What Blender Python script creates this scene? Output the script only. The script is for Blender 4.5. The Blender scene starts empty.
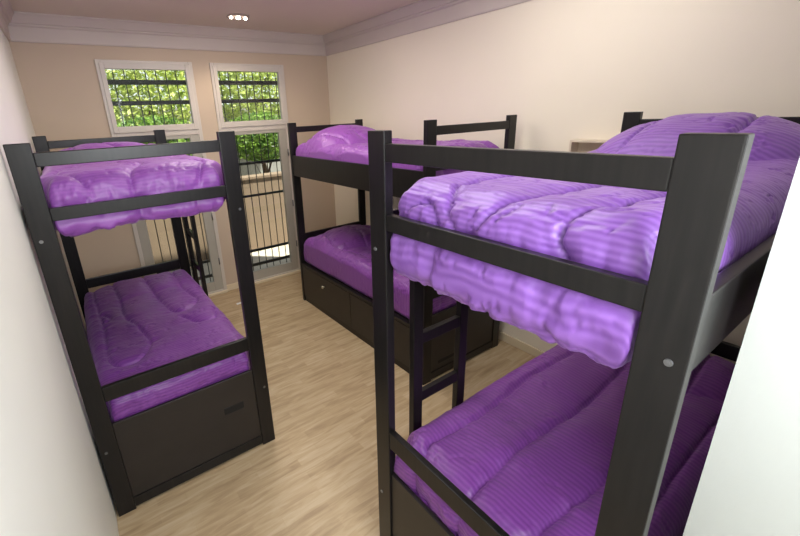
import bpy, bmesh, math, random
import numpy as np
from mathutils import Vector, Matrix, noise

sc = bpy.context.scene
col = sc.collection
random.seed(7)

# ------------------------------------------------------------------ helpers
def link(name, me, parent=None, mats=()):
    o = bpy.data.objects.new(name, me)
    col.objects.link(o)
    if parent is not None:
        o.parent = parent
    for m in mats:
        me.materials.append(m)
    return o

def finish(name, bm, mat, parent=None, smooth=False):
    bmesh.ops.recalc_face_normals(bm, faces=bm.faces)
    me = bpy.data.meshes.new(name)
    bm.to_mesh(me); bm.free()
    if smooth:
        me.polygons.foreach_set('use_smooth', [True] * len(me.polygons))
    return link(name, me, parent, (mat,))

def add_box(bm, x0, x1, y0, y1, z0, z1, bev=0.0, seg=2):
    t = bmesh.new()
    bmesh.ops.create_cube(t, size=1.0)
    for v in t.verts:
        v.co = Vector(((x0 + x1) / 2 + v.co.x * (x1 - x0), (y0 + y1) / 2 + v.co.y * (y1 - y0), (z0 + z1) / 2 + v.co.z * (z1 - z0)))
    if bev > 0:
        bmesh.ops.bevel(t, geom=t.edges[:], offset=bev, segments=seg, affect='EDGES', profile=0.6)
    me = bpy.data.meshes.new('tmp'); t.to_mesh(me); t.free()
    bm.from_mesh(me); bpy.data.meshes.remove(me)

def box(name, mat, parent, b, bev=0.0, seg=2):
    bm = bmesh.new(); add_box(bm, *b, bev=bev, seg=seg)
    return finish(name, bm, mat, parent)

def add_cyl(bm, c, axis, r0, r1, h, n=20):
    t = bmesh.new()
    bmesh.ops.create_cone(t, cap_ends=True, segments=n, radius1=r0, radius2=r1, depth=h)
    q = Vector((0, 0, 1)).rotation_difference(Vector(axis).normalized())
    t.transform(Matrix.Translation(Vector(c)) @ q.to_matrix().to_4x4())
    me = bpy.data.meshes.new('tmp'); t.to_mesh(me); t.free()
    bm.from_mesh(me); bpy.data.meshes.remove(me)

def add_ball(bm, c, s, n=16):
    t = bmesh.new()
    bmesh.ops.create_uvsphere(t, u_segments=n, v_segments=max(6, n // 2), radius=1.0)
    for v in t.verts:
        v.co = Vector((c[0] + v.co.x * s[0], c[1] + v.co.y * s[1], c[2] + v.co.z * s[2]))
    me = bpy.data.meshes.new('tmp'); t.to_mesh(me); t.free()
    bm.from_mesh(me); bpy.data.meshes.remove(me)

def tag(o, label=None, cat=None, group=None, kind=None):
    if label: o['label'] = label
    if cat: o['category'] = cat
    if group: o['group'] = group
    if kind: o['kind'] = kind
    return o

def thing(name, label, cat, loc=(0, 0, 0), rz=0.0, group=None):
    o = bpy.data.objects.new(name, None)
    col.objects.link(o)
    o.empty_display_size = 0.1
    o.location = loc; o.rotation_euler = (0, 0, rz)
    return tag(o, label, cat, group)

def lin(r, g, b):
    f = lambda c: (c / 255) / 12.92 if c / 255 <= 0.04045 else ((c / 255 + 0.055) / 1.055) ** 2.4
    return (f(r), f(g), f(b), 1.0)

# ------------------------------------------------------------------ materials
def new_mat(name):
    m = bpy.data.materials.new(name); m.use_nodes = True
    nt = m.node_tree; nt.nodes.clear()
    out = nt.nodes.new('ShaderNodeOutputMaterial')
    bs = nt.nodes.new('ShaderNodeBsdfPrincipled')
    nt.links.new(bs.outputs[0], out.inputs[0])
    return m, nt, bs, out

def N(nt, t, **kw):
    n = nt.nodes.new(t)
    for k, v in kw.items():
        if hasattr(n, k): setattr(n, k, v)
        else: n.inputs[k].default_value = v
    return n

def plain(name, colr, rough=0.5, noise_amt=0.06, nscale=6.0, bump=0.0, bscale=80.0, metallic=0.0, spec=0.5):
    m, nt, bs, out = new_mat(name)
    tc = N(nt, 'ShaderNodeTexCoord')
    nz = N(nt, 'ShaderNodeTexNoise'); nz.inputs['Scale'].default_value = nscale; nz.inputs['Detail'].default_value = 4
    nt.links.new(tc.outputs['Object'], nz.inputs['Vector'])
    rp = N(nt, 'ShaderNodeValToRGB')
    a = [max(0, c * (1 - noise_amt)) for c in colr[:3]] + [1]; b = [min(1, c * (1 + noise_amt)) for c in colr[:3]] + [1]
    rp.color_ramp.elements[0].color = a; rp.color_ramp.elements[1].color = b
    rp.color_ramp.elements[0].position = 0.3; rp.color_ramp.elements[1].position = 0.7
    nt.links.new(nz.outputs['Fac'], rp.inputs['Fac'])
    nt.links.new(rp.outputs['Color'], bs.inputs['Base Color'])
    bs.inputs['Roughness'].default_value = rough
    bs.inputs['Metallic'].default_value = metallic
    bs.inputs['Specular IOR Level'].default_value = spec
    if bump > 0:
        n2 = N(nt, 'ShaderNodeTexNoise'); n2.inputs['Scale'].default_value = bscale; n2.inputs['Detail'].default_value = 3
        nt.links.new(tc.outputs['Object'], n2.inputs['Vector'])
        bp = N(nt, 'ShaderNodeBump'); bp.inputs['Strength'].default_value = bump; bp.inputs['Distance'].default_value = 0.003
        nt.links.new(n2.outputs['Fac'], bp.inputs['Height']); nt.links.new(bp.outputs['Normal'], bs.inputs['Normal'])
    return m

M = {}
M['wall'] = plain('cream_wall_paint', lin(238, 229, 212), 0.62, 0.02, 1.2, 0.15, 140)
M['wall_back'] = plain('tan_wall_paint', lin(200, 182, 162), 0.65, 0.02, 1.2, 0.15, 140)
M['wall_left'] = plain('cream_wall_paint_lit', lin(236, 236, 228), 0.6, 0.02, 1.2, 0.15, 140)  # cream paint whitened: doorway daylight put into the colour
M['jamb'] = plain('white_wall_paint', lin(186, 189, 185), 0.55, 0.01, 1.2, 0.1, 140)
M['ceiling'] = plain('taupe_ceiling_paint', lin(222, 210, 198), 0.7, 0.02, 1.0, 0.1, 120)
M['crown'] = plain('white_crown_paint', lin(204, 194, 188), 0.55, 0.02, 2.0)
M['base'] = plain('cream_baseboard_paint', lin(222, 208, 180), 0.5, 0.02, 2.0)
M['frame'] = plain('white_window_frame', lin(205, 198, 190), 0.4, 0.03, 4.0)
M['sash'] = plain('grey_window_sash', lin(176, 172, 162), 0.4, 0.03, 4.0)
M['iron'] = plain('black_wrought_iron', lin(30, 30, 32), 0.5, 0.1, 20.0, 0.2, 60)
M['steel'] = plain('dull_steel', lin(130, 130, 132), 0.35, 0.05, 30.0, metallic=0.8)
M['knob'] = plain('satin_knob', lin(190, 180, 160), 0.3, 0.05, 30.0, metallic=0.7)
M['slot'] = plain('black_strip', (0.002, 0.002, 0.002, 1), 0.7, 0.1, 20.0)  # near-black; stands in for the shade inside the left bed's slot
M['shelf'] = plain('beige_shelf_wood', lin(214, 200, 180), 0.5, 0.06, 10.0)
M['paper'] = plain('white_paper', lin(240, 240, 236), 0.7, 0.02, 10.0)
M['plaster'] = plain('beige_garden_plaster', lin(120, 101, 83), 0.8, 0.08, 3.0, 0.4, 30)
M['stone'] = plain('pale_grey_stone', lin(140, 138, 134), 0.8, 0.15, 5.0, 0.4, 20)
M['patio'] = plain('pale_patio_stone', lin(170, 160, 145), 0.8, 0.1, 4.0, 0.3, 30)
M['bark'] = plain('brown_bark', lin(84, 66, 50), 0.85, 0.2, 12.0, 0.6, 30)
M['light_ring'] = plain('ceiling_light_ring', lin(170, 155, 146), 0.4, 0.02, 5.0)

def wood_dark():
    m, nt, bs, out = new_mat('espresso_painted_wood')
    tc = N(nt, 'ShaderNodeTexCoord')
    mp = N(nt, 'ShaderNodeMapping'); mp.inputs['Scale'].default_value = (30, 30, 2.5)
    nt.links.new(tc.outputs['Object'], mp.inputs['Vector'])
    nz = N(nt, 'ShaderNodeTexNoise'); nz.inputs['Scale'].default_value = 2.0; nz.inputs['Detail'].default_value = 6
    nt.links.new(mp.outputs[0], nz.inputs['Vector'])
    rp = N(nt, 'ShaderNodeValToRGB')
    rp.color_ramp.elements[0].position = 0.3; rp.color_ramp.elements[0].color = (0.0065, 0.0060, 0.0062, 1)
    rp.color_ramp.elements[1].position = 0.75; rp.color_ramp.elements[1].color = (0.0135, 0.0118, 0.0115, 1)
    nt.links.new(nz.outputs['Fac'], rp.inputs['Fac']); nt.links.new(rp.outputs['Color'], bs.inputs['Base Color'])
    bs.inputs['Roughness'].default_value = 0.30
    bs.inputs['Specular IOR Level'].default_value = 0.33
    bp = N(nt, 'ShaderNodeBump'); bp.inputs['Strength'].default_value = 0.12; bp.inputs['Distance'].default_value = 0.001
    nt.links.new(nz.outputs['Fac'], bp.inputs['Height']); nt.links.new(bp.outputs['Normal'], bs.inputs['Normal'])
    return m
M['wood'] = wood_dark()

def wood_panel():
    m = plain('espresso_panel', (0.0165, 0.0130, 0.0120, 1), 0.42, 0.15, 8.0)
    return m
M['panel'] = wood_panel()

def floor_mat():
    m, nt, bs, out = new_mat('light_oak_strip_floor')
    tc = N(nt, 'ShaderNodeTexCoord')
    br = N(nt, 'ShaderNodeTexBrick')
    br.offset = 0.37; br.offset_frequency = 2
    br.inputs['Color1'].default_value = (0, 0, 0, 1); br.inputs['Color2'].default_value = (1, 1, 1, 1)
    br.inputs['Mortar'].default_value = (0.4, 0.4, 0.4, 1)
    br.inputs['Scale'].default_value = 1.0; br.inputs['Mortar Size'].default_value = 0.0012
    br.inputs['Bias'].default_value = 0.0; br.inputs['Brick Width'].default_value = 0.42; br.inputs['Row Height'].default_value = 0.065
    nt.links.new(tc.outputs['Object'], br.inputs['Vector'])
    mp = N(nt, 'ShaderNodeMapping'); mp.inputs['Scale'].default_value = (2.6, 20, 1)
    nt.links.new(tc.outputs['Object'], mp.inputs['Vector'])
    nz = N(nt, 'ShaderNodeTexNoise'); nz.inputs['Scale'].default_value = 1.6; nz.inputs['Detail'].default_value = 5; nz.inputs['Distortion'].default_value = 0.8
    nt.links.new(mp.outputs[0], nz.inputs['Vector'])
    mx = N(nt, 'ShaderNodeMix'); mx.data_type = 'RGBA'; mx.inputs[0].default_value = 0.82
    nt.links.new(br.outputs['Color'], mx.inputs[6]); nt.links.new(nz.outputs['Fac'], mx.inputs[7])
    rp = N(nt, 'ShaderNodeValToRGB'); e = rp.color_ramp.elements
    e[0].position = 0.22; e[0].color = lin(152, 128, 98)
    e[1].position = 0.80; e[1].color = lin(202, 184, 154)
    k = e.new(0.5); k.color = lin(182, 159, 125)
    nt.links.new(mx.outputs[2], rp.inputs['Fac']); nt.links.new(rp.outputs['Color'], bs.inputs['Base Color'])
    bs.inputs['Roughness'].default_value = 0.42
    bp = N(nt, 'ShaderNodeBump'); bp.inputs['Strength'].default_value = 0.15; bp.inputs['Distance'].default_value = 0.001
    nt.links.new(br.outputs['Fac'], bp.inputs['Height']); nt.links.new(bp.outputs['Normal'], bs.inputs['Normal'])
    return m
M['floor'] = floor_mat()

def satin(name, c0, c1, rough, pitch, bump):
    """Purple satin with woven ribs running across the bed; UV is in metres."""
    m, nt, bs, out = new_mat(name)
    uv = N(nt, 'ShaderNodeUVMap'); uv.uv_map = 'UVMap'
    nz = N(nt, 'ShaderNodeTexNoise'); nz.inputs['Scale'].default_value = 3.5; nz.inputs['Detail'].default_value = 2
    nt.links.new(uv.outputs[0], nz.inputs['Vector'])
    sep = N(nt, 'ShaderNodeSeparateXYZ'); nt.links.new(uv.outputs[0], sep.inputs[0])
    ad = N(nt, 'ShaderNodeMath', operation='MULTIPLY_ADD'); ad.inputs[1].default_value = 0.06
    nt.links.new(nz.outputs['Fac'], ad.inputs[0]); nt.links.new(sep.outputs['X'], ad.inputs[2])
    mu = N(nt, 'ShaderNodeMath', operation='MULTIPLY'); mu.inputs[1].default_value = 2 * math.pi / pitch
    nt.links.new(ad.outputs[0], mu.inputs[0])
    sn = N(nt, 'ShaderNodeMath', operation='SINE'); nt.links.new(mu.outputs[0], sn.inputs[0])
    mr = N(nt, 'ShaderNodeMapRange'); mr.inputs[1].default_value = -1; mr.inputs[2].default_value = 1
    nt.links.new(sn.outputs[0], mr.inputs[0])
    mix = N(nt, 'ShaderNodeMix'); mix.data_type = 'RGBA'
    mix.inputs[6].default_value = c0; mix.inputs[7].default_value = c1
    nt.links.new(mr.outputs[0], mix.inputs[0])
    nt.links.new(mix.outputs[2], bs.inputs['Base Color'])
    bs.inputs['Roughness'].default_value = rough
    bs.inputs['Specular IOR Level'].default_value = 0.55
    bs.inputs['Sheen Weight'].default_value = 0.25
    bs.inputs['Sheen Roughness'].default_value = 0.4
    bs.inputs['Sheen Tint'].default_value = (0.8, 0.55, 1.0, 1)
    n2 = N(nt, 'ShaderNodeTexNoise'); n2.inputs['Scale'].default_value = 26; n2.inputs['Detail'].default_value = 3
    nt.links.new(uv.outputs[0], n2.inputs['Vector'])
    b1 = N(nt, 'ShaderNodeBump'); b1.inputs['Strength'].default_value = 0.25; b1.inputs['Distance'].default_value = 0.006
    nt.links.new(n2.outputs['Fac'], b1.inputs['Height'])
    b2 = N(nt, 'ShaderNodeBump'); b2.inputs['Strength'].default_value = bump; b2.inputs['Distance'].default_value = 0.004
    nt.links.new(mr.outputs[0], b2.inputs['Height']); nt.links.new(b1.outputs['Normal'], b2.inputs['Normal'])
    nt.links.new(b2.outputs['Normal'], bs.inputs['Normal'])
    return m
M['satin_lit'] = satin('purple_satin_lit', lin(126, 79, 167), lin(144, 98, 186), 0.40, 0.022, 0.15)  # lavender copy of the satin: bright cool light put into the colour
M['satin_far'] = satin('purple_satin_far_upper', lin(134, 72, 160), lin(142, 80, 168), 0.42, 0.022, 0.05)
M['satin_shaded'] = satin('purple_satin_shaded', lin(116, 56, 142), lin(133, 72, 158), 0.44, 0.022, 0.20)  # same satin, darker: shade under the top bunks put into the colour

def glass_mat():
    m = bpy.data.materials.new('clear_window_glass'); m.use_nodes = True
    nt = m.node_tree; nt.nodes.clear()
    out = nt.nodes.new('ShaderNodeOutputMaterial')
    tr = nt.nodes.new('ShaderNodeBsdfTransparent'); tr.inputs[0].default_value = (0.94, 0.97, 0.95, 1)
    gl = nt.nodes.new('ShaderNodeBsdfGlossy'); gl.inputs['Roughness'].default_value = 0.02
    fr = nt.nodes.new('ShaderNodeFresnel'); fr.inputs[0].default_value = 1.45
    mx = nt.nodes.new('ShaderNodeMixShader')
    nt.links.new(fr.outputs[0], mx.inputs[0]); nt.links.new(tr.outputs[0], mx.inputs[1]); nt.links.new(gl.outputs[0], mx.inputs[2])
    nt.links.new(mx.outputs[0], out.inputs[0])
    return m
M['glass'] = glass_mat()

def leaf_mat(name, a, b):
    m, nt, bs, out = new_mat(name)
    tc = N(nt, 'ShaderNodeTexCoord')
    nz = N(nt, 'ShaderNodeTexNoise'); nz.inputs['Scale'].default_value = 7; nz.inputs['Detail'].default_value = 3
    nt.links.new(tc.outputs['Object'], nz.inputs['Vector'])
    rp = N(nt, 'ShaderNodeValToRGB'); rp.color_ramp.elements[0].position = 0.35; rp.color_ramp.elements[1].position = 0.65
    rp.color_ramp.elements[0].color = a; rp.color_ramp.elements[1].color = b
    nt.links.new(nz.outputs['Fac'], rp.inputs['Fac']); nt.links.new(rp.outputs['Color'], bs.inputs['Base Color'])
    bs.inputs['Roughness'].default_value = 0.5
    tl = N(nt, 'ShaderNodeBsdfTranslucent'); nt.links.new(rp.outputs['Color'], tl.inputs['Color'])
    mx = N(nt, 'ShaderNodeMixShader'); mx.inputs[0].default_value = 0.45
    nt.links.new(bs.outputs[0], mx.inputs[1]); nt.links.new(tl.outputs[0], mx.inputs[2]); nt.links.new(mx.outputs[0], out.inputs[0])
    return m
M['leaf'] = leaf_mat('bright_green_leaves', lin(128, 152, 62), lin(222, 228, 140))
M['leaf2'] = leaf_mat('mid_green_leaves', lin(70, 104, 44), lin(150, 182, 78))

def emit(name, c, s):
    m = bpy.data.materials.new(name); m.use_nodes = True
    nt = m.node_tree; nt.nodes.clear()
    out = nt.nodes.new('ShaderNodeOutputMaterial'); e = nt.nodes.new('ShaderNodeEmission')
    e.inputs[0].default_value = c; e.inputs[1].default_value = s
    nt.links.new(e.outputs[0], out.inputs[0]); return m
M['bulb'] = emit('warm_bulb_glow', (1.0, 0.85, 0.7, 1), 14)

# ------------------------------------------------------------------ room dimensions
W, D, ZC = 3.439, 5.144, 3.195          # right wall, back wall, ceiling
YN0, YN1 = -0.12, 0.158                   # near wall (thickness); the doorway is left of JX
LWX = 0.048                             # face of the left wall
JX = 1.40
Y_OUT = -2.6

def struct(name, bm, mat, parent=None):
    o = finish(name, bm, mat, parent)
    if parent is None: o['kind'] = 'structure'
    return o

bm = bmesh.new(); add_box(bm, -0.15, W + 0.15, Y_OUT, D + 0.12, -0.12, 0.0); struct('floor', bm, M['floor'])
bm = bmesh.new(); add_box(bm, -0.15, W + 0.15, Y_OUT, D + 0.12, ZC, ZC + 0.15); struct('ceiling', bm, M['ceiling'])
bm = bmesh.new(); add_box(bm, -0.15, LWX, Y_OUT, D + 0.12, 0.0, ZC); struct('wall_left', bm, M['wall_left'])
bm = bmesh.new(); add_box(bm, W, W + 0.15, Y_OUT, D + 0.12, 0.0, ZC); struct('wall_right', bm, M['wall'])
bm = bmesh.new()
add_box(bm, JX, W, YN0, YN1, 0.0, ZC); add_box(bm, 0.0, JX, YN0, YN1, 2.75, ZC)
struct('wall_near', bm, M['jamb'])
bm = bmesh.new(); add_box(bm, JX, JX + 0.15, Y_OUT, YN0, 0.0, ZC); struct('wall_corridor', bm, M['jamb'])
# back wall with two tall openings
WIN = [(0.691, 1.640), (1.838, 2.775)]
ZT = 2.835
bm = bmesh.new()
xs = [0.0, WIN[0][0], WIN[0][1], WIN[1][0], WIN[1][1], W]
for a, b in ((xs[0], xs[1]), (xs[2], xs[3]), (xs[4], xs[5])):
    add_box(bm, a, b, D, D + 0.12, 0.0, ZT)
add_box(bm, 0.0, W, D, D + 0.12, ZT, ZC)
struct('wall_back', bm, M['wall_back'])

# crown moulding, mitred
PR = [(0.0, 2.962), (0.016, 2.962), (0.022, 2.975), (0.026, 3.085), (0.040, 3.095), (0.044, 3.108), (0.060, 3.112), (0.094, 3.176), (0.104, 3.180), (0.104, ZC), (0.0, ZC)]
def crown(name, fn):
    bm = bmesh.new()
    A = [bm.verts.new(fn(d, z, 0)) for d, z in PR]; B = [bm.verts.new(fn(d, z, 1)) for d, z in PR]
    n = len(PR)
    for i in range(n):
        bm.faces.new((A[i], A[(i + 1) % n], B[(i + 1) % n], B[i]))
    bm.faces.new(A); bm.faces.new(B[::-1])
    struct(name, bm, M['crown'])
crown('trim_1', lambda d, z, t: (LWX + d if t == 0 else W - d, D - d, z))
crown('trim_2', lambda d, z, t: (W - d, YN1 if t == 0 else D - d, z))
crown('trim_3', lambda d, z, t: (LWX + d, YN1 if t == 0 else D - d, z))

# baseboards
def bboard(name, b):
    bm = bmesh.new(); add_box(bm, *b, bev=0.004); struct(name, bm, M['base'])
bboard('baseboard_right', (W - 0.014, W, YN1, D, 0.0, 0.085))
bm = bmesh.new()
for a, b in ((LWX + 0.002, WIN[0][0]), (WIN[0][1], WIN[1][0]), (WIN[1][1], W - 0.016)):
    add_box(bm, a, b, D - 0.014, D, 0.0, 0.085, bev=0.004)
struct('baseboard_back', bm, M['base'])

# ------------------------------------------------------------------ windows
def frame_bm(x0, x1, z0, z1, wl, wr, wb, wt, y0, y1, bev=0.004):
    bm = bmesh.new()
    add_box(bm, x0, x0 + wl, y0, y1, z0, z1, bev=bev)
    add_box(bm, x1 - wr, x1, y0, y1, z0, z1, bev=bev)
    add_box(bm, x0 + wl, x1 - wr, y0, y1, z0, z0 + wb, bev=bev)
    add_box(bm, x0 + wl, x1 - wr, y0, y1, z1 - wt, z1, bev=bev)
    return bm

for k, (a, b) in enumerate(WIN):
    root = tag(bpy.data.objects.new('window_%d' % (k + 1), None), kind='structure')
    col.objects.link(root); root.location = ((a + b) / 2, D, 0)
    ox = -(a + b) / 2
    def sub(o, root=root):
        o.location = (ox, -D, 0); return o
    # outer frame with transom
    f = frame_bm(a, b, 0.0, ZT, 0.045, 0.045, 0.05, 0.045, D - 0.02, D + 0.09)
    add_box(f, a + 0.045, b - 0.045, D - 0.018, D + 0.09, 2.055, 2.125, bev=0.004)
    fo = sub(finish('window_frame', f, M['frame'], root))
    # upper hinged sash and its pane
    s = frame_bm(a + 0.030, b - 0.035, 2.112, ZT - 0.032, 0.044, 0.050, 0.066, 0.055, D - 0.032, D + 0.03)
    so = sub(finish('upper_sash', s, M['frame'], root))
    p = finish('pane', (lambda q: (add_box(q, a + 0.07, b - 0.08, D + 0.000, D + 0.006, 2.17, ZT - 0.085), q)[1])(bmesh.new()), M['glass'], so)
    # lower glazed door sash
    s = frame_bm(a + 0.045, b - 0.045, 0.05, 2.055, 0.105, 0.105, 0.125, 0.040, D - 0.010, D + 0.04)
    lo = sub(finish('door_sash', s, M['sash'], root))
    p = finish('pane', (lambda q: (add_box(q, a + 0.14, b - 0.14, D + 0.012, D + 0.018, 0.165, 2.02), q)[1])(bmesh.new()), M['glass'], lo)
    # sill step under the doors
    s = bmesh.new(); add_box(s, a, b, D - 0.05, D - 0.020, 0.0, 0.03, bev=0.004)
    sub(finish('threshold', s, M['base'], root))
    # hinges
    for z in (0.45, 1.05, 1.75):
        h = bmesh.new(); add_cyl(h, (b - 0.046, D - 0.024, z), (0, 0, 1), 0.009, 0.009, 0.09, 12)
        sub(finish('hinge', h, M['steel'], root, True))

# wrought-iron grilles outside
GY = D + 0.155
for k, (a, b) in enumerate(WIN):
    lab = ('black wrought iron grille outside the left window' if k == 0 else 'black wrought iron grille outside the right window')
    root = thing('window_grille', lab, 'grille', ((a + b) / 2, GY, 0), group='iron grilles outside the windows')
    x0, x1 = -(b - a) / 2 + 0.02, (b - a) / 2 - 0.02
    for z, h in ((2.635, 0.05), (2.42, 0.045), (1.64, 0.035), (1.205, 0.03), (0.425, 0.035), (0.215, 0.04)):
        box('crossbar', M['iron'], root, (x0 - 0.06, x1 + 0.06, -0.014, 0.014, z - h / 2, z + h / 2), 0.003, 1)
    n = 9
    for i in range(n):
        x = x0 + 0.03 + (x1 - x0 - 0.06) * i / (n - 1)
        box('upright_bar', M['iron'], root, (x - 0.005, x + 0.005, -0.005, 0.005, 0.02, 2.80), 0.0015, 1)
    # lugs that fix the crossbars back to the wall
    for s in (-1, 1):
        for z in (2.635, 1.205, 0.215):
            xx = s * ((b - a) / 2 + 0.035)
            box('fixing_lug', M['iron'], root, (xx - 0.012, xx + 0.012, -0.04, 0.0, z - 0.012, z + 0.012), 0.002, 1)

# ------------------------------------------------------------------ outside
bm = bmesh.new(); add_box(bm, -6, 12, D + 0.12, 16, -0.16, -0.02); tag(finish('patio_ground', bm, M['patio']), kind='structure')
bm = bmesh.new(); add_box(bm, -6, 12, 6.55, 6.75, -0.02, 1.24, bev=0.01); add_box(bm, -6, 12, 6.52, 6.78, 1.24, 1.29, bev=0.01)
tag(finish('wall_garden', bm, M['plaster']), kind='structure')

def foliage(c, s, n, size, seed):
    rnd = random.Random(seed)
    V, F = [], []
    for i in range(n):
        while True:
            p = Vector((rnd.uniform(-1, 1), rnd.uniform(-1, 1), rnd.uniform(-1, 1)))
            if p.length < 1 and rnd.random() < 0.25 + 0.75 * p.length: break
        q = Vector((c[0] + p.x * s[0], c[1] + p.y * s[1], c[2] + p.z * s[2]))
        d = Vector((rnd.gauss(0, 1), rnd.gauss(0, 1), rnd.gauss(-0.3, 0.8))).normalized()
        u = d.orthogonal().normalized()
        u = Matrix.Rotation(rnd.uniform(0, 6.28), 3, d) @ u
        w = d.cross(u)
        L = size * rnd.uniform(0.6, 1.3)
        b = len(V)
        V += [q - d * L * 0.5, q + u * L * 0.26 + w * L * 0.06, q + d * L * 0.5, q - u * L * 0.26 + w * L * 0.06]
        F.append((b, b + 1, b + 2, b + 3))
    me = bpy.data.meshes.new('foliage'); me.from_pydata([tuple(v) for v in V], [], F); me.update()
    return me

def trunk_bm(h, r, seed, branches=5, spread=0.8):
    rnd = random.Random(seed); bm = bmesh.new()
    pts = [Vector((0, 0, 0)), Vector((0.05, 0.02, h * 0.35)), Vector((-0.03, 0.05, h * 0.7)), Vector((0.02, 0, h))]
    def limb(pts, r0, r1):
        for i in range(len(pts) - 1):
            a, b = pts[i], pts[i + 1]
            t0 = r0 + (r1 - r0) * i / (len(pts) - 1); t1 = r0 + (r1 - r0) * (i + 1) / (len(pts) - 1)
            add_cyl(bm, (a + b) / 2, b - a, t0, t1, (b - a).length * 1.03, 10)
    limb(pts, r, r * 0.45)
    for i in range(branches):
        a = pts[1] + (pts[3] - pts[1]) * rnd.uniform(0.1, 0.9)
        an = rnd.uniform(0, 6.28)
        e = a + Vector((math.cos(an) * spread, math.sin(an) * spread * 0.7, rnd.uniform(0.3, 0.8)))
        limb([a, (a + e) / 2 + Vector((0, 0, 0.08)), e], r * 0.4, r * 0.12)
    return bm

def tree(name, label, cat, loc, h, crown_c, crown_s, n, size, mat, seed, group=None, r=0.07):
    root = thing(name, label, cat, loc, 0, group)
    finish('trunk', trunk_bm(h, r, seed, 6, min(crown_s[0], crown_s[1]) * 0.7), M['bark'], root, True)
    me = foliage(crown_c, crown_s, n, size, seed)
    link('foliage', me, root, (mat,))
    return root

bm = bmesh.new(); add_box(bm, -6, 12, 9.6, 9.8, -0.02, 2.5, bev=0.01)
tag(finish('wall_neighbour', bm, M['stone']), kind='structure')
tree('garden_tree', 'leafy green tree seen through the top of the left window', 'tree', (1.70, 8.8, -0.02), 2.6, (0, 0, 2.80), (0.96, 0.5, 1.15), 4800, 0.11, M['leaf'], 3, 'trees behind the garden wall')
tree('garden_tree', 'bright green tree seen through the top of the right window', 'tree', (3.84, 8.8, -0.02), 2.6, (0, 0, 2.80), (0.96, 0.5, 1.15), 4800, 0.11, M['leaf'], 4, 'trees behind the garden wall')
tree('garden_shrub', 'dense green shrub behind the garden wall seen through the lower right window', 'shrub', (3.35, 7.5, -0.02), 1.6, (0, 0, 1.88), (0.80, 0.35, 0.46), 3300, 0.09, M['leaf2'], 5, 'shrubs behind the garden wall', 0.03)
tree('garden_shrub', 'dense green shrub behind the garden wall seen through the lower left window', 'shrub', (1.50, 7.5, -0.02), 1.6, (0, 0, 1.88), (0.80, 0.35, 0.46), 3300, 0.09, M['leaf2'], 6, 'shrubs behind the garden wall', 0.03)

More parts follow.
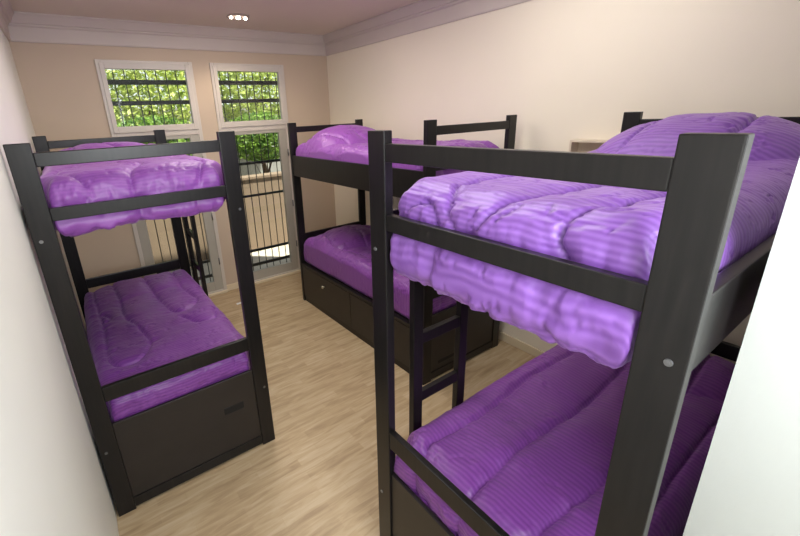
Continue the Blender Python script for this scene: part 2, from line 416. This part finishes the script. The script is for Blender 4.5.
# ------------------------------------------------------------------ bunk beds
H, PW, PD = 2.139, 0.0926, 0.038
WD = {'L': 1.0, 'R': 1.0112, 'B': 1.0}
TR, MR, LR, PT, BR = (2.0345, 2.0965), (1.7871, 1.8479), (0.7761, 0.8657), 0.621, (0.015, 0.0823)
B_ = 0.0035
def bunk(label, loc, rz, Ln, board, drawer_side, Wd=1.0):
    """local axes: x across the bed (0..1), y from the foot end (0) to the head end (Ln)"""
    t = thing('bunk_bed', label, 'bunk bed', loc, rz, 'dark wooden bunk beds')
    wd, pn = M['wood'], M['panel']
    for end in (0, 1):
        y0, y1 = (0, PD) if end == 0 else (Ln - PD, Ln)
        s = -1 if end == 0 else 1
        for side in (0, 1):
            x0 = 0.0 if side == 0 else Wd - PW
            po = box('post', wd, t, (x0, x0 + PW, y0, y1, 0.0, H), 0.004)
            yb = y0 if end == 0 else y1
            for z in (1.703, 0.465):
                xb = 0.030 if side == 0 else Wd - 0.030
                bm = bmesh.new()
                add_cyl(bm, (xb, yb + s * 0.0012, z), (0, s, 0), 0.0085, 0.0075, 0.004, 20)
                add_cyl(bm, (xb, yb + s * 0.0032, z), (0, s, 0), 0.0035, 0.0035, 0.003, 6)
                finish('bolt', bm, M['steel'], po)
        ya, yb2 = (y0 + 0.003, y0 + 0.031) if end == 0 else (y1 - 0.031, y1 - 0.003)
        for nm, (z0, z1) in (('top_rail', TR), ('middle_rail', MR), ('lower_rail', LR), ('bottom_rail', BR)):
            box(nm, wd, t, (PW, Wd - PW, ya, yb2, z0, z1), B_)
        ya, yb2 = (y0 + 0.010, y0 + 0.030) if end == 0 else (y1 - 0.030, y1 - 0.010)
        box('end_panel', pn, t, (PW, Wd - PW, ya, yb2, BR[1], PT), 0.002, 1)
    # upper side boards
    for x0 in (0.006, Wd - 0.034):
        box('side_board', wd, t, (x0, x0 + 0.028, PD, Ln - PD, board[0], board[1]), B_)
    # lower sides: two drawers on one, a plain board on the other
    for side in (0, 1):
        x0 = 0.006 if side == 0 else Wd - 0.034
        if side == drawer_side:
            box('drawer_rail', wd, t, (x0, x0 + 0.028, PD, Ln - PD, 0.472, 0.502), 0.002, 1)
            box('plinth', wd, t, (x0 + 0.010 * (1 if side == 0 else 0), x0 + 0.018 + 0.010 * (1 if side == 0 else 0), PD, Ln - PD, 0.0, 0.07), 0.002, 1)
            mid = Ln / 2
            for a, b in ((PD + 0.006, mid - 0.003), (mid + 0.003, Ln - PD - 0.006)):
                dr = box('drawer', pn, t, (x0, x0 + 0.024, a, b, 0.075, 0.468), 0.003, 2)
                s = -1 if side == 0 else 1
                xf = x0 if side == 0 else x0 + 0.024
                bm = bmesh.new()
                add_cyl(bm, (xf + s * 0.009, (a + b) / 2, 0.365), (s, 0, 0), 0.008, 0.006, 0.018, 16)
                add_ball(bm, (xf + s * 0.024, (a + b) / 2, 0.365), (0.012, 0.019, 0.019), 16)
                finish('knob', bm, M['knob'], dr, True)
        else:
            box('side_board', wd, t, (x0, x0 + 0.028, PD, Ln - PD, 0.03, 0.502), B_)
    # boards that carry the two beds
    for z, ys in ((board[0] + 0.005, 0.26), (0.475, PD + 0.002)):
        box('bed_base', pn, t, (0.036, Wd - 0.036, ys, Ln - PD - 0.002, z, z + 0.018))
    return t

LX, LY, LL = 0.0619, 2.2739, 1.9907
RX, RY, RL = 1.1754, 0.1880, 1.9907
BX, BY, BL = 2.3207, 2.0620, 2.1646
L = bunk('dark wooden bunk bed standing along the pale left wall', (LX, LY, 0), 0, LL, (1.735, 1.87), 1)
R = bunk('dark wooden bunk bed in the right foreground, biggest and nearest', (RX, RY + WD['R'], 0), -math.pi / 2, RL, (1.665, 1.84), 0, WD['R'])
B = bunk('dark wooden bunk bed in the far right corner with knobbed drawers', (BX, BY, 0), 0, BL, (1.565, 1.79), 0)
# hand-hold slot in the left bed's end panel, its inner shade a black strip
bm = bmesh.new(); add_box(bm, 0.69, 0.82, 0.0075, 0.012, 0.368, 0.418, bev=0.0015, seg=1)
tag(finish('panel_strip', bm, M['slot'], L), 'small black strip')
bm = bmesh.new(); add_box(bm, 0.18, 0.42, 0.0085, 0.012, 0.135, 0.165, bev=0.0015, seg=1)  # thin black strip low on the far bed's end panel
tag(finish('panel_strip', bm, M['slot'], B), 'small black strip')

# ladders (local x along the ladder's width)
def ladder(label, loc, rz, width, top):
    t = thing('bunk_ladder', label, 'ladder', loc, rz, 'dark ladders of the bunk beds')
    for x0 in (0.0, width - 0.058):
        box('upright', M['wood'], t, (x0, x0 + 0.058, 0.0, 0.034, 0.0, top), 0.003)
    for z in (0.52, 0.85, 1.18, 1.51):
        box('rung', M['wood'], t, (0.058, width - 0.058, 0.003, 0.031, z - 0.028, z + 0.028), 0.003)
    return t
ladder('dark wooden ladder on the far side of the front right bunk bed', (1.412, RY + WD['R'] + 0.004, 0), 0, 0.375, 1.66)
ladder('dark wooden ladder at the head of the left bunk bed by the window', (LX + WD['L'] + 0.036, 3.78, 0), math.pi / 2, 0.375, 1.72)

# ------------------------------------------------------------------ comforters
def catmull(P, n=24):
    P = [np.array(p, float) for p in P]
    Q = [2 * P[0] - P[1]] + P + [2 * P[-1] - P[-2]]
    out = []
    for i in range(1, len(Q) - 2):
        for k in range(n):
            t = k / n
            out.append(0.5 * ((2 * Q[i]) + (-Q[i - 1] + Q[i + 1]) * t + (2 * Q[i - 1] - 5 * Q[i] + 4 * Q[i + 1] - Q[i + 2]) * t * t + (-Q[i - 1] + 3 * Q[i] - 3 * Q[i + 1] + Q[i + 2]) * t ** 3))
    out.append(P[-1])
    return np.array(out)

def seam_dist(a, b, curves):
    d = np.full(a.shape, 9.0)
    for c in curves:
        P = catmull(c, 14)
        for i in range(len(P) - 1):
            p, q = P[i], P[i + 1]; e = q - p; L2 = max(e @ e, 1e-9)
            t = np.clip(((a - p[0]) * e[0] + (b - p[1]) * e[1]) / L2, 0, 1)
            d = np.minimum(d, np.hypot(a - (p[0] + t * e[0]), b - (p[1] + t * e[1])))
    return d

def fbm(pts, s, off, oct_=3):
    out = np.empty(len(pts))
    for i, p in enumerate(pts):
        out[i] = noise.fractal(Vector((p[0] * s[0] + off, p[1] * s[1] + off * 1.7, p[2] * s[2])), 0.7, 2.1, oct_)
    return out

def comforter(label, bed, loc, rz, mat, x0, x1, y0, y1, z0, z1, r, seams, seed, bulge=0.0, bpos=(0.5, 1.66), bsz=(0.44, 0.36), foot_drop=0.0, foot_in=0.055, wr=1.0, puff=0.022, res=0.0105, foot_top=0.0, dip=0.03, foot_out=0.012, foot_lim=0.022, big_amp=0.016):
    Wd = WD[bed]; Ln = {'L': LL, 'R': RL, 'B': BL}[bed]
    nx, ny, nz = int((x1 - x0) / res), int((y1 - y0) / res), max(8, int((z1 - z0) / res))
    idx, V, Fc = {}, [], []
    def vid(i, j, k):
        key = (i, j, k)
        if key not in idx:
            idx[key] = len(V); V.append((i / nx, j / ny, k / nz))
        return idx[key]
    def quad(a, b, c, d): Fc.append((vid(*a), vid(*b), vid(*c), vid(*d)))
    for i in range(nx):
        for j in range(ny):
            quad((i, j, nz), (i + 1, j, nz), (i + 1, j + 1, nz), (i, j + 1, nz))
            quad((i, j, 0), (i, j + 1, 0), (i + 1, j + 1, 0), (i + 1, j, 0))
    for k in range(nz):
        for i in range(nx):
            quad((i, 0, k), (i + 1, 0, k), (i + 1, 0, k + 1), (i, 0, k + 1))
            quad((i, ny, k), (i, ny, k + 1), (i + 1, ny, k + 1), (i + 1, ny, k))
        for j in range(ny):
            quad((0, j, k), (0, j, k + 1), (0, j + 1, k + 1), (0, j + 1, k))
            quad((nx, j, k), (nx, j + 1, k), (nx, j + 1, k + 1), (nx, j, k + 1))
    U = np.array(V)
    lo, hi = np.array([x0, y0, z0]), np.array([x1, y1, z1])
    P = lo + U * (hi - lo)
    # rounding: bigger radius at the top, smaller at the bottom
    rad = np.where(U[:, 2] > 0.5, r, r * 0.55)
    rad = np.minimum(rad, (z1 - z0) * 0.48)[:, None]
    C = np.clip(P, lo + rad, hi - rad)
    d = P - C
    ln = np.sqrt((d[:, 0] ** 8 + d[:, 1] ** 8) ** 0.25 + d[:, 2] ** 2)[:, None]
    nr = np.linalg.norm(d, axis=1, keepdims=True)
    nrm = d / np.maximum(nr, 1e-9)
    P = C + d / np.maximum(ln, 1e-9) * np.minimum(rad, np.max(np.abs(d), axis=1, keepdims=True))
    # unrolled cloth coordinates
    drop = z1 - P[:, 2]
    cx = (x0 + x1) / 2
    foot = np.clip(1 - (P[:, 1] - y0) / 0.12, 0, 1)
    side = np.clip((np.abs(P[:, 0] - cx) - ((x1 - x0) / 2 - 0.12)) / 0.12, 0, 1)
    a = P[:, 1] - drop * foot
    b = P[:, 0] + np.sign(P[:, 0] - cx) * drop * side * (1 - foot)
    topw = np.clip((nrm[:, 2] + 0.35) / 0.7, 0, 1)
    sd = seam_dist(a, b, seams)
    q = np.clip(sd / 0.10, 0, 1)
    h = puff * np.sqrt(1 - (1 - q) ** 2) - puff * 0.7
    h -= 0.010 * np.exp(-(sd / 0.009) ** 2)
    big = fbm(np.c_[a, b, drop], (2.2, 3.0, 1), seed, 2) * big_amp
    fine = fbm(np.c_[a, b, drop], (9.0, 4.5, 3), seed + 9.3, 3)
    pucker = np.exp(-(sd / 0.06) ** 2)
    f2 = fbm(np.c_[a, b, drop], (26.0, 8.0, 5), seed + 3.1, 2)
    f3 = fbm(np.c_[a + 0.3 * b, b - 0.3 * a, drop], (5.0, 13.0, 5), seed + 5.7, 3)
    wrk = fine * (0.004 + 0.009 * pucker) + f2 * 0.0045 * (0.4 + pucker)
    wrk -= 0.011 * np.exp(-(f3 / 0.06) ** 2) * np.clip(fine * 2 + 0.3, 0, 1)
    # folds pulled across the hanging foot edge
    fold = foot * np.clip(drop / 0.1, 0, 1)
    wrk += fold * 0.007 * fbm(np.c_[a * 5, b * 20, drop * 2], (1, 1, 1), seed + 6.6, 3)
    wrk += fold * (0.007 * np.sin(b * 34 + 4 * fine + seed) * np.clip(fine + 0.4, 0, 1) + 0.009 * fine)
    P = P + nrm * ((h + big) * np.maximum(topw, 0.6 * (1 - U[:, 2]) * 0 + 0.45) + wr * wrk)[:, None]
    # overall shape: soft hollow in the middle, rise over the pillow
    tz = np.clip((P[:, 2] - z0) / (z1 - z0), 0, 1)
    mid = np.exp(-((P[:, 1] - (y0 + (y1 - y0) * 0.48)) / 0.45) ** 2) * np.exp(-((P[:, 0] - cx) / 0.40) ** 2)
    P[:, 2] -= dip * mid * tz
    P[:, 2] += foot_top * tz * np.exp(-((P[:, 1] - y0 - 0.1) / 0.25) ** 2)
    if bulge:
        ex = np.abs((P[:, 0] - bpos[0]) / bsz[0]); ey = np.abs((P[:, 1] - bpos[1]) / bsz[1])
        rr = np.clip(1 - (ex ** 2.4 + ey ** 2.2), 0, 1)
        P[:, 2] += bulge * tz * rr ** 0.9
    # narrower between the foot and head posts
    for y_end, sg in ((0.0, 1),):
        f = np.clip((0.17 - (P[:, 1] - y_end)) / 0.09, 0, 1); f = f * f * (3 - 2 * f)
        xin0, xin1 = PW + 0.008, Wd - PW - 0.008
        sc_ = (xin1 - xin0) / (x1 - x0)
        P[:, 0] = cx + (P[:, 0] - cx) * (1 - f * (1 - min(1, sc_)))
        P[:, 0] = np.where(f > 0.98, np.clip(P[:, 0], xin0 - 0.006, xin1 + 0.006), P[:, 0])
    if foot_drop:
        f = np.clip((0.20 - (P[:, 1] - y0)) / 0.16, 0, 1); f = f * f * (3 - 2 * f)
        lowz = np.clip(1 - tz * 1.2, 0, 1)
        P[:, 2] -= foot_drop * f * lowz * (1 + 0.10 * np.sin(P[:, 0] * 9 + seed))
        P[:, 1] -= 0.010 * f * np.exp(-((P[:, 2] - (z0 - 0.01)) / 0.07) ** 2)
    zz = P[:, 2]
    def near_(z_, r_):                      # 1 where the cloth lies behind a rail
        return np.clip(1 - np.maximum(np.maximum(r_[0] - z_, z_ - r_[1]), 0) / 0.03, 0, 1)
    behind = np.maximum.reduce([near_(zz, TR), near_(zz, MR), near_(zz, LR), (zz < PT + 0.012) * 1.0])
    P[:, 1] -= np.where(P[:, 1] < 0.07, foot_out * (1 - behind) ** 0.7 * np.where(zz > MR[1], 0.35, 1.0), 0)
    ymin = np.where(behind > 0, 0.0335 * behind + foot_lim * (1 - behind), foot_lim)
    P[:, 1] = np.clip(P[:, 1], ymin, Ln - 0.0415)
    P[:, 0] = np.clip(P[:, 0], 0.0370, Wd - 0.0370)
    pin = P[:, 1] < PD + 0.012
    P[:, 0] = np.where(pin, np.clip(P[:, 0], PW + 0.003, Wd - PW - 0.003), P[:, 0])
    if not foot_drop:
        P[:, 2] = np.maximum(P[:, 2], z0 + 0.001)
    else:
        P[:, 2] = np.where(P[:, 1] > 0.25, np.maximum(P[:, 2], z0 + 0.001), P[:, 2])
    me = bpy.data.meshes.new('comforter')
    me.from_pydata(P.tolist(), [], Fc)
    me.polygons.foreach_set('use_smooth', [True] * len(me.polygons))
    uvl = me.uv_layers.new(name='UVMap')
    li = np.empty(len(me.loops), int); me.loops.foreach_get('vertex_index', li)
    uvl.data.foreach_set('uv', np.c_[a, b][li].astype(np.float32).ravel())
    me.update()
    o = link('comforter', me, None, (mat,))
    o.location = loc; o.rotation_euler = (0, 0, rz)
    return tag(o, label, 'comforter', 'purple satin comforters on the bunks')

def waves(n, ph, amp=0.045, x0=0.05, x1=0.95, L_=2.0):
    out = []
    for i in range(n):
        b = x0 + (x1 - x0) * (i + 0.5) / n
        out.append([(-0.3 + 0.19 * k, b + amp * math.sin(ph + i * 2.1 + k * 1.35)) for k in range(int((L_ + 0.5) / 0.19))])
    return out

RLOC, RROT = (RX, RY + WD['R'], 0), -math.pi / 2
LLOC, BLOC = (LX, LY, 0), (BX, BY, 0)
ru_seams = [
    [(-0.02, 0.12), (0.02, 0.22), (-0.04, 0.27), (-0.16, 0.29), (-0.34, 0.26)],
    [(0.50, 0.30), (0.25, 0.29), (0.08, 0.30), (-0.03, 0.34), (-0.07, 0.41), (-0.02, 0.48), (0.10, 0.52), (0.30, 0.60), (0.55, 0.62)],
    [(-0.06, 0.46), (-0.14, 0.53), (-0.25, 0.50), (-0.36, 0.56)],
    [(0.45, 0.80), (0.15, 0.76), (0.00, 0.73), (-0.10, 0.78), (-0.20, 0.74), (-0.36, 0.80)],
    [(0.5, 0.3), (0.8, 0.34), (1.1, 0.26), (1.5, 0.32), (1.95, 0.28)],
    [(0.55, 0.62), (0.85, 0.70), (1.15, 0.62), (1.5, 0.68), (1.95, 0.64)],
]
ll_seams = [
    [(1.9, 0.28), (1.5, 0.30), (1.1, 0.30), (0.85, 0.36), (0.55, 0.40), (0.36, 0.32), (0.34, 0.20), (0.5, 0.14), (0.9, 0.15), (1.5, 0.13), (1.9, 0.12)],
    [(1.9, 0.54), (1.5, 0.56), (1.15, 0.60), (0.95, 0.64), (0.92, 0.75), (1.05, 0.84), (1.4, 0.80), (1.9, 0.80)],
    [(0.80, 0.66), (0.62, 0.76), (0.62, 0.88), (0.8, 0.92)],
    [(1.25, 0.16), (1.12, 0.21), (1.06, 0.17)],
]
rl_seams = [
    [(-0.3, 0.20), (0.1, 0.18), (0.5, 0.20), (0.9, 0.17), (1.3, 0.19), (1.95, 0.17)],
    [(-0.3, 0.45), (0.1, 0.46), (0.5, 0.44), (0.9, 0.46), (1.4, 0.45), (1.95, 0.47)],
    [(-0.3, 0.71), (0.2, 0.70), (0.6, 0.73), (1.0, 0.70), (1.4, 0.72), (1.95, 0.70)],
    [(-0.3, 0.88), (0.4, 0.90), (1.0, 0.88), (1.95, 0.89)],
]
comforter('purple satin comforter on the top bunk of the front right bed', 'R', RLOC, RROT, M['satin_lit'], 0.045, 0.966, 0.040, RL - 0.045, 1.689, 1.965, 0.12, ru_seams, 1.3, 0.165, (0.52, 1.62), (0.43, 0.42), foot_drop=0.085, foot_out=0.024, foot_lim=0.005, res=0.009, wr=0.85, puff=0.016, big_amp=0.010)
comforter('purple satin comforter on the lower bunk of the front right bed', 'R', RLOC, RROT, M['satin_shaded'], 0.045, 0.966, 0.040, RL - 0.045, 0.4935, 0.785, 0.10, rl_seams, 4.7, 0.08, (0.5, 1.70), (0.44, 0.28), wr=0.7, dip=0.015)
comforter('purple satin comforter on the top bunk beside the left wall', 'L', LLOC, 0, M['satin_far'], 0.040, 0.960, 0.040, LL - 0.045, 1.759, 1.985, 0.11, waves(3, 0.6, 0.06), 7.9, 0.08, (0.5, 1.62), (0.45, 0.36), dip=0.02, foot_drop=0.062, wr=0.85, puff=0.016, big_amp=0.010)
comforter('purple satin comforter on the lower bunk beside the left wall', 'L', LLOC, 0, M['satin_shaded'], 0.040, 0.960, 0.040, LL - 0.045, 0.4935, 0.785, 0.10, ll_seams, 11.2, 0.03, (0.5, 1.70), (0.44, 0.28), wr=0.8, dip=0.01)
comforter('purple satin comforter on the top bunk in the far right corner', 'B', BLOC, 0, M['satin_far'], 0.039, 0.955, 0.040, BL - 0.045, 1.589, 1.935, 0.12, waves(3, 2.2, 0.06, L_=2.2), 15.4, 0.15, (0.5, 1.72), (0.46, 0.42))
comforter('purple satin comforter on the drawer bunk in the far right corner', 'B', BLOC, 0, M['satin_shaded'], 0.040, 0.960, 0.040, BL - 0.045, 0.4935, 0.83, 0.12, waves(3, 4.0, 0.06, L_=2.2), 19.8, 0.10, (0.5, 1.74), (0.46, 0.36))

# ------------------------------------------------------------------ small things
# open box shelf on the right wall
t = thing('wall_shelf', 'small beige open box shelf on the right wall behind the front bunk', 'shelf', (W, 1.44, 1.80))
bm = bmesh.new()
y0, y1, dp = -0.22, 0.175, -0.11
add_box(bm, dp, -0.001, y0, y1, 0.135, 0.150, bev=0.002)
add_box(bm, dp, -0.001, y0, y1, -0.150, -0.135, bev=0.002)
add_box(bm, dp, -0.001, y0, y0 + 0.015, -0.135, 0.135, bev=0.002)
add_box(bm, dp, -0.001, y1 - 0.015, y1, -0.135, 0.135, bev=0.002)
finish('shelf_box', bm, M['shelf'], t)
box('divider', M['shelf'], t, (dp + 0.005, -0.008, -0.075, -0.050, -0.135, 0.135), 0.002)
box('back_board', M['shelf'], t, (-0.008, -0.001, y0 + 0.015, y1 - 0.015, -0.135, 0.135))

# recessed ceiling light with three bright bulbs
cl = thing('ceiling_light', 'round recessed ceiling light with three glowing bulbs', 'ceiling light', (2.0, 4.47, ZC))
bm = bmesh.new()
n = 40; prof = [(0.085, 0.0), (0.115, 0.0), (0.115, -0.008), (0.085, -0.012)]
ring = []
for i in range(n):
    an = 2 * math.pi * i / n
    ring.append([bm.verts.new((r_ * math.cos(an), r_ * math.sin(an), z)) for r_, z in prof])
for i in range(n):
    for k in range(4):
        bm.faces.new((ring[i][k], ring[i][(k + 1) % 4], ring[(i + 1) % n][(k + 1) % 4], ring[(i + 1) % n][k]))
finish('trim_ring', bm, M['light_ring'], cl, False)
bm = bmesh.new(); add_cyl(bm, (0, 0, -0.003), (0, 0, 1), 0.086, 0.086, 0.004, 32)
finish('reflector', bm, M['light_ring'], cl)
for x in (-0.075, 0.0, 0.075):
    bm = bmesh.new(); s = 0.024 if x == 0 else 0.017
    add_ball(bm, (x, 0, -0.016), (s, s, 0.014), 16)
    finish('bulb', bm, M['bulb'], cl, True)

# scrap of white paper on the floor
bm = bmesh.new()
vs = [bm.verts.new(p) for p in ((-0.045, -0.02, 0.002), (0.0, -0.03, 0.010), (0.05, -0.012, 0.003), (0.04, 0.022, 0.012), (-0.005, 0.028, 0.004), (-0.04, 0.018, 0.011))]
cv = bm.verts.new((0, 0, 0.016))
for i in range(6): bm.faces.new((vs[i], vs[(i + 1) % 6], cv))
o = finish('paper_scrap', bm, M['paper']); o.location = (1.64, 4.64, 0.0)
tag(o, 'small crumpled white paper scrap on the wooden floor', 'paper')

# ------------------------------------------------------------------ lights
def area(name, loc, target, sx, sy, power, color):
    l = bpy.data.lights.new(name, 'AREA'); l.shape = 'RECTANGLE'; l.size = sx; l.size_y = sy; l.energy = power; l.color = color
    o = bpy.data.objects.new(name, l); col.objects.link(o); o.location = loc
    o.rotation_euler = (Vector(target) - Vector(loc)).to_track_quat('-Z', 'Y').to_euler()
    return o
area('hall_light', (0.78, -0.6, 2.25), (1.2, 1.8, 1.35), 1.0, 0.8, 46, (0.93, 0.97, 1.0))
area('near_fill', (1.5, 1.6, ZC - 0.02), (1.5, 1.6, 0), 1.2, 1.2, 27, (1.0, 0.98, 0.95))  # unseen fill lamp, added to brighten the near half of the room
area('wall_fill', (2.75, 1.5, ZC - 0.03), (3.44, 1.6, 2.3), 1.2, 0.5, 10, (1.0, 0.98, 0.94))  # unseen lamp added to lift the right wall, no fixture there
area('far_fill', (1.6, 3.4, ZC - 0.02), (1.6, 3.4, 0), 1.2, 1.2, 32, (1.0, 0.93, 0.83))  # unseen fill lamp added over the far half
pl = bpy.data.lights.new('downlight', 'SPOT'); pl.energy = 26; pl.color = (1.0, 0.82, 0.62); pl.spot_size = 2.4; pl.spot_blend = 0.6; pl.shadow_soft_size = 0.06
po = bpy.data.objects.new('downlight', pl); col.objects.link(po); po.location = (2.0, 4.47, ZC - 0.05)
sl = bpy.data.lights.new('sun', 'SUN'); sl.energy = 15.0; sl.angle = 0.02; sl.color = (1.0, 0.95, 0.85)
so = bpy.data.objects.new('sun', sl); col.objects.link(so)
so.rotation_euler = Vector((-0.35, 0.35, -0.85)).to_track_quat('-Z', 'Y').to_euler()

wd = bpy.data.worlds.new('sky'); sc.world = wd; wd.use_nodes = True
nt = wd.node_tree; nt.nodes.clear()
out = nt.nodes.new('ShaderNodeOutputWorld'); bg = nt.nodes.new('ShaderNodeBackground')
tc = nt.nodes.new('ShaderNodeTexCoord'); sp = nt.nodes.new('ShaderNodeSeparateXYZ'); rp = nt.nodes.new('ShaderNodeValToRGB')
nt.links.new(tc.outputs['Generated'], sp.inputs[0]); nt.links.new(sp.outputs['Z'], rp.inputs['Fac'])
rp.color_ramp.elements[0].color = (0.95, 0.97, 0.95, 1); rp.color_ramp.elements[1].color = (0.55, 0.75, 1.0, 1)
nt.links.new(rp.outputs['Color'], bg.inputs['Color']); bg.inputs['Strength'].default_value = 1.3
nt.links.new(bg.outputs[0], out.inputs[0])

# ------------------------------------------------------------------ camera
cam = bpy.data.cameras.new('camera'); co = bpy.data.objects.new('camera', cam); col.objects.link(co)
yaw, pitch, roll = (math.radians(v) for v in (-33.7995, -18.7912, -2.5848))
fw = Vector((-math.sin(yaw) * math.cos(pitch), math.cos(yaw) * math.cos(pitch), math.sin(pitch)))
rt0 = Vector((math.cos(yaw), math.sin(yaw), 0)); up0 = rt0.cross(fw)
rt = rt0 * math.cos(roll) + up0 * math.sin(roll); up = up0 * math.cos(roll) - rt0 * math.sin(roll)
mw = Matrix((rt, up, -fw)).transposed().to_4x4(); mw.translation = (0.2897, 0.0, 2.1948)
co.matrix_world = mw
cam.sensor_width = 36.0; cam.sensor_fit = 'HORIZONTAL'
cam.lens = 401.4003 * 36.0 / 800.0
cam.shift_x = (400 - 353.2636) / 800.0
cam.shift_y = -(268 - 251.4011) / 800.0
cam.clip_start = 0.01
sc.camera = co

sc.view_settings.view_transform = 'Standard'
sc.view_settings.look = 'None'
sc.view_settings.exposure = 0.0
sc.cycles.use_denoising = True
sc.cycles.max_bounces = 8
sc.cycles.transparent_max_bounces = 16
sc.cycles.caustics_reflective = False; sc.cycles.caustics_refractive = False
sc.cycles.sample_clamp_indirect = 8
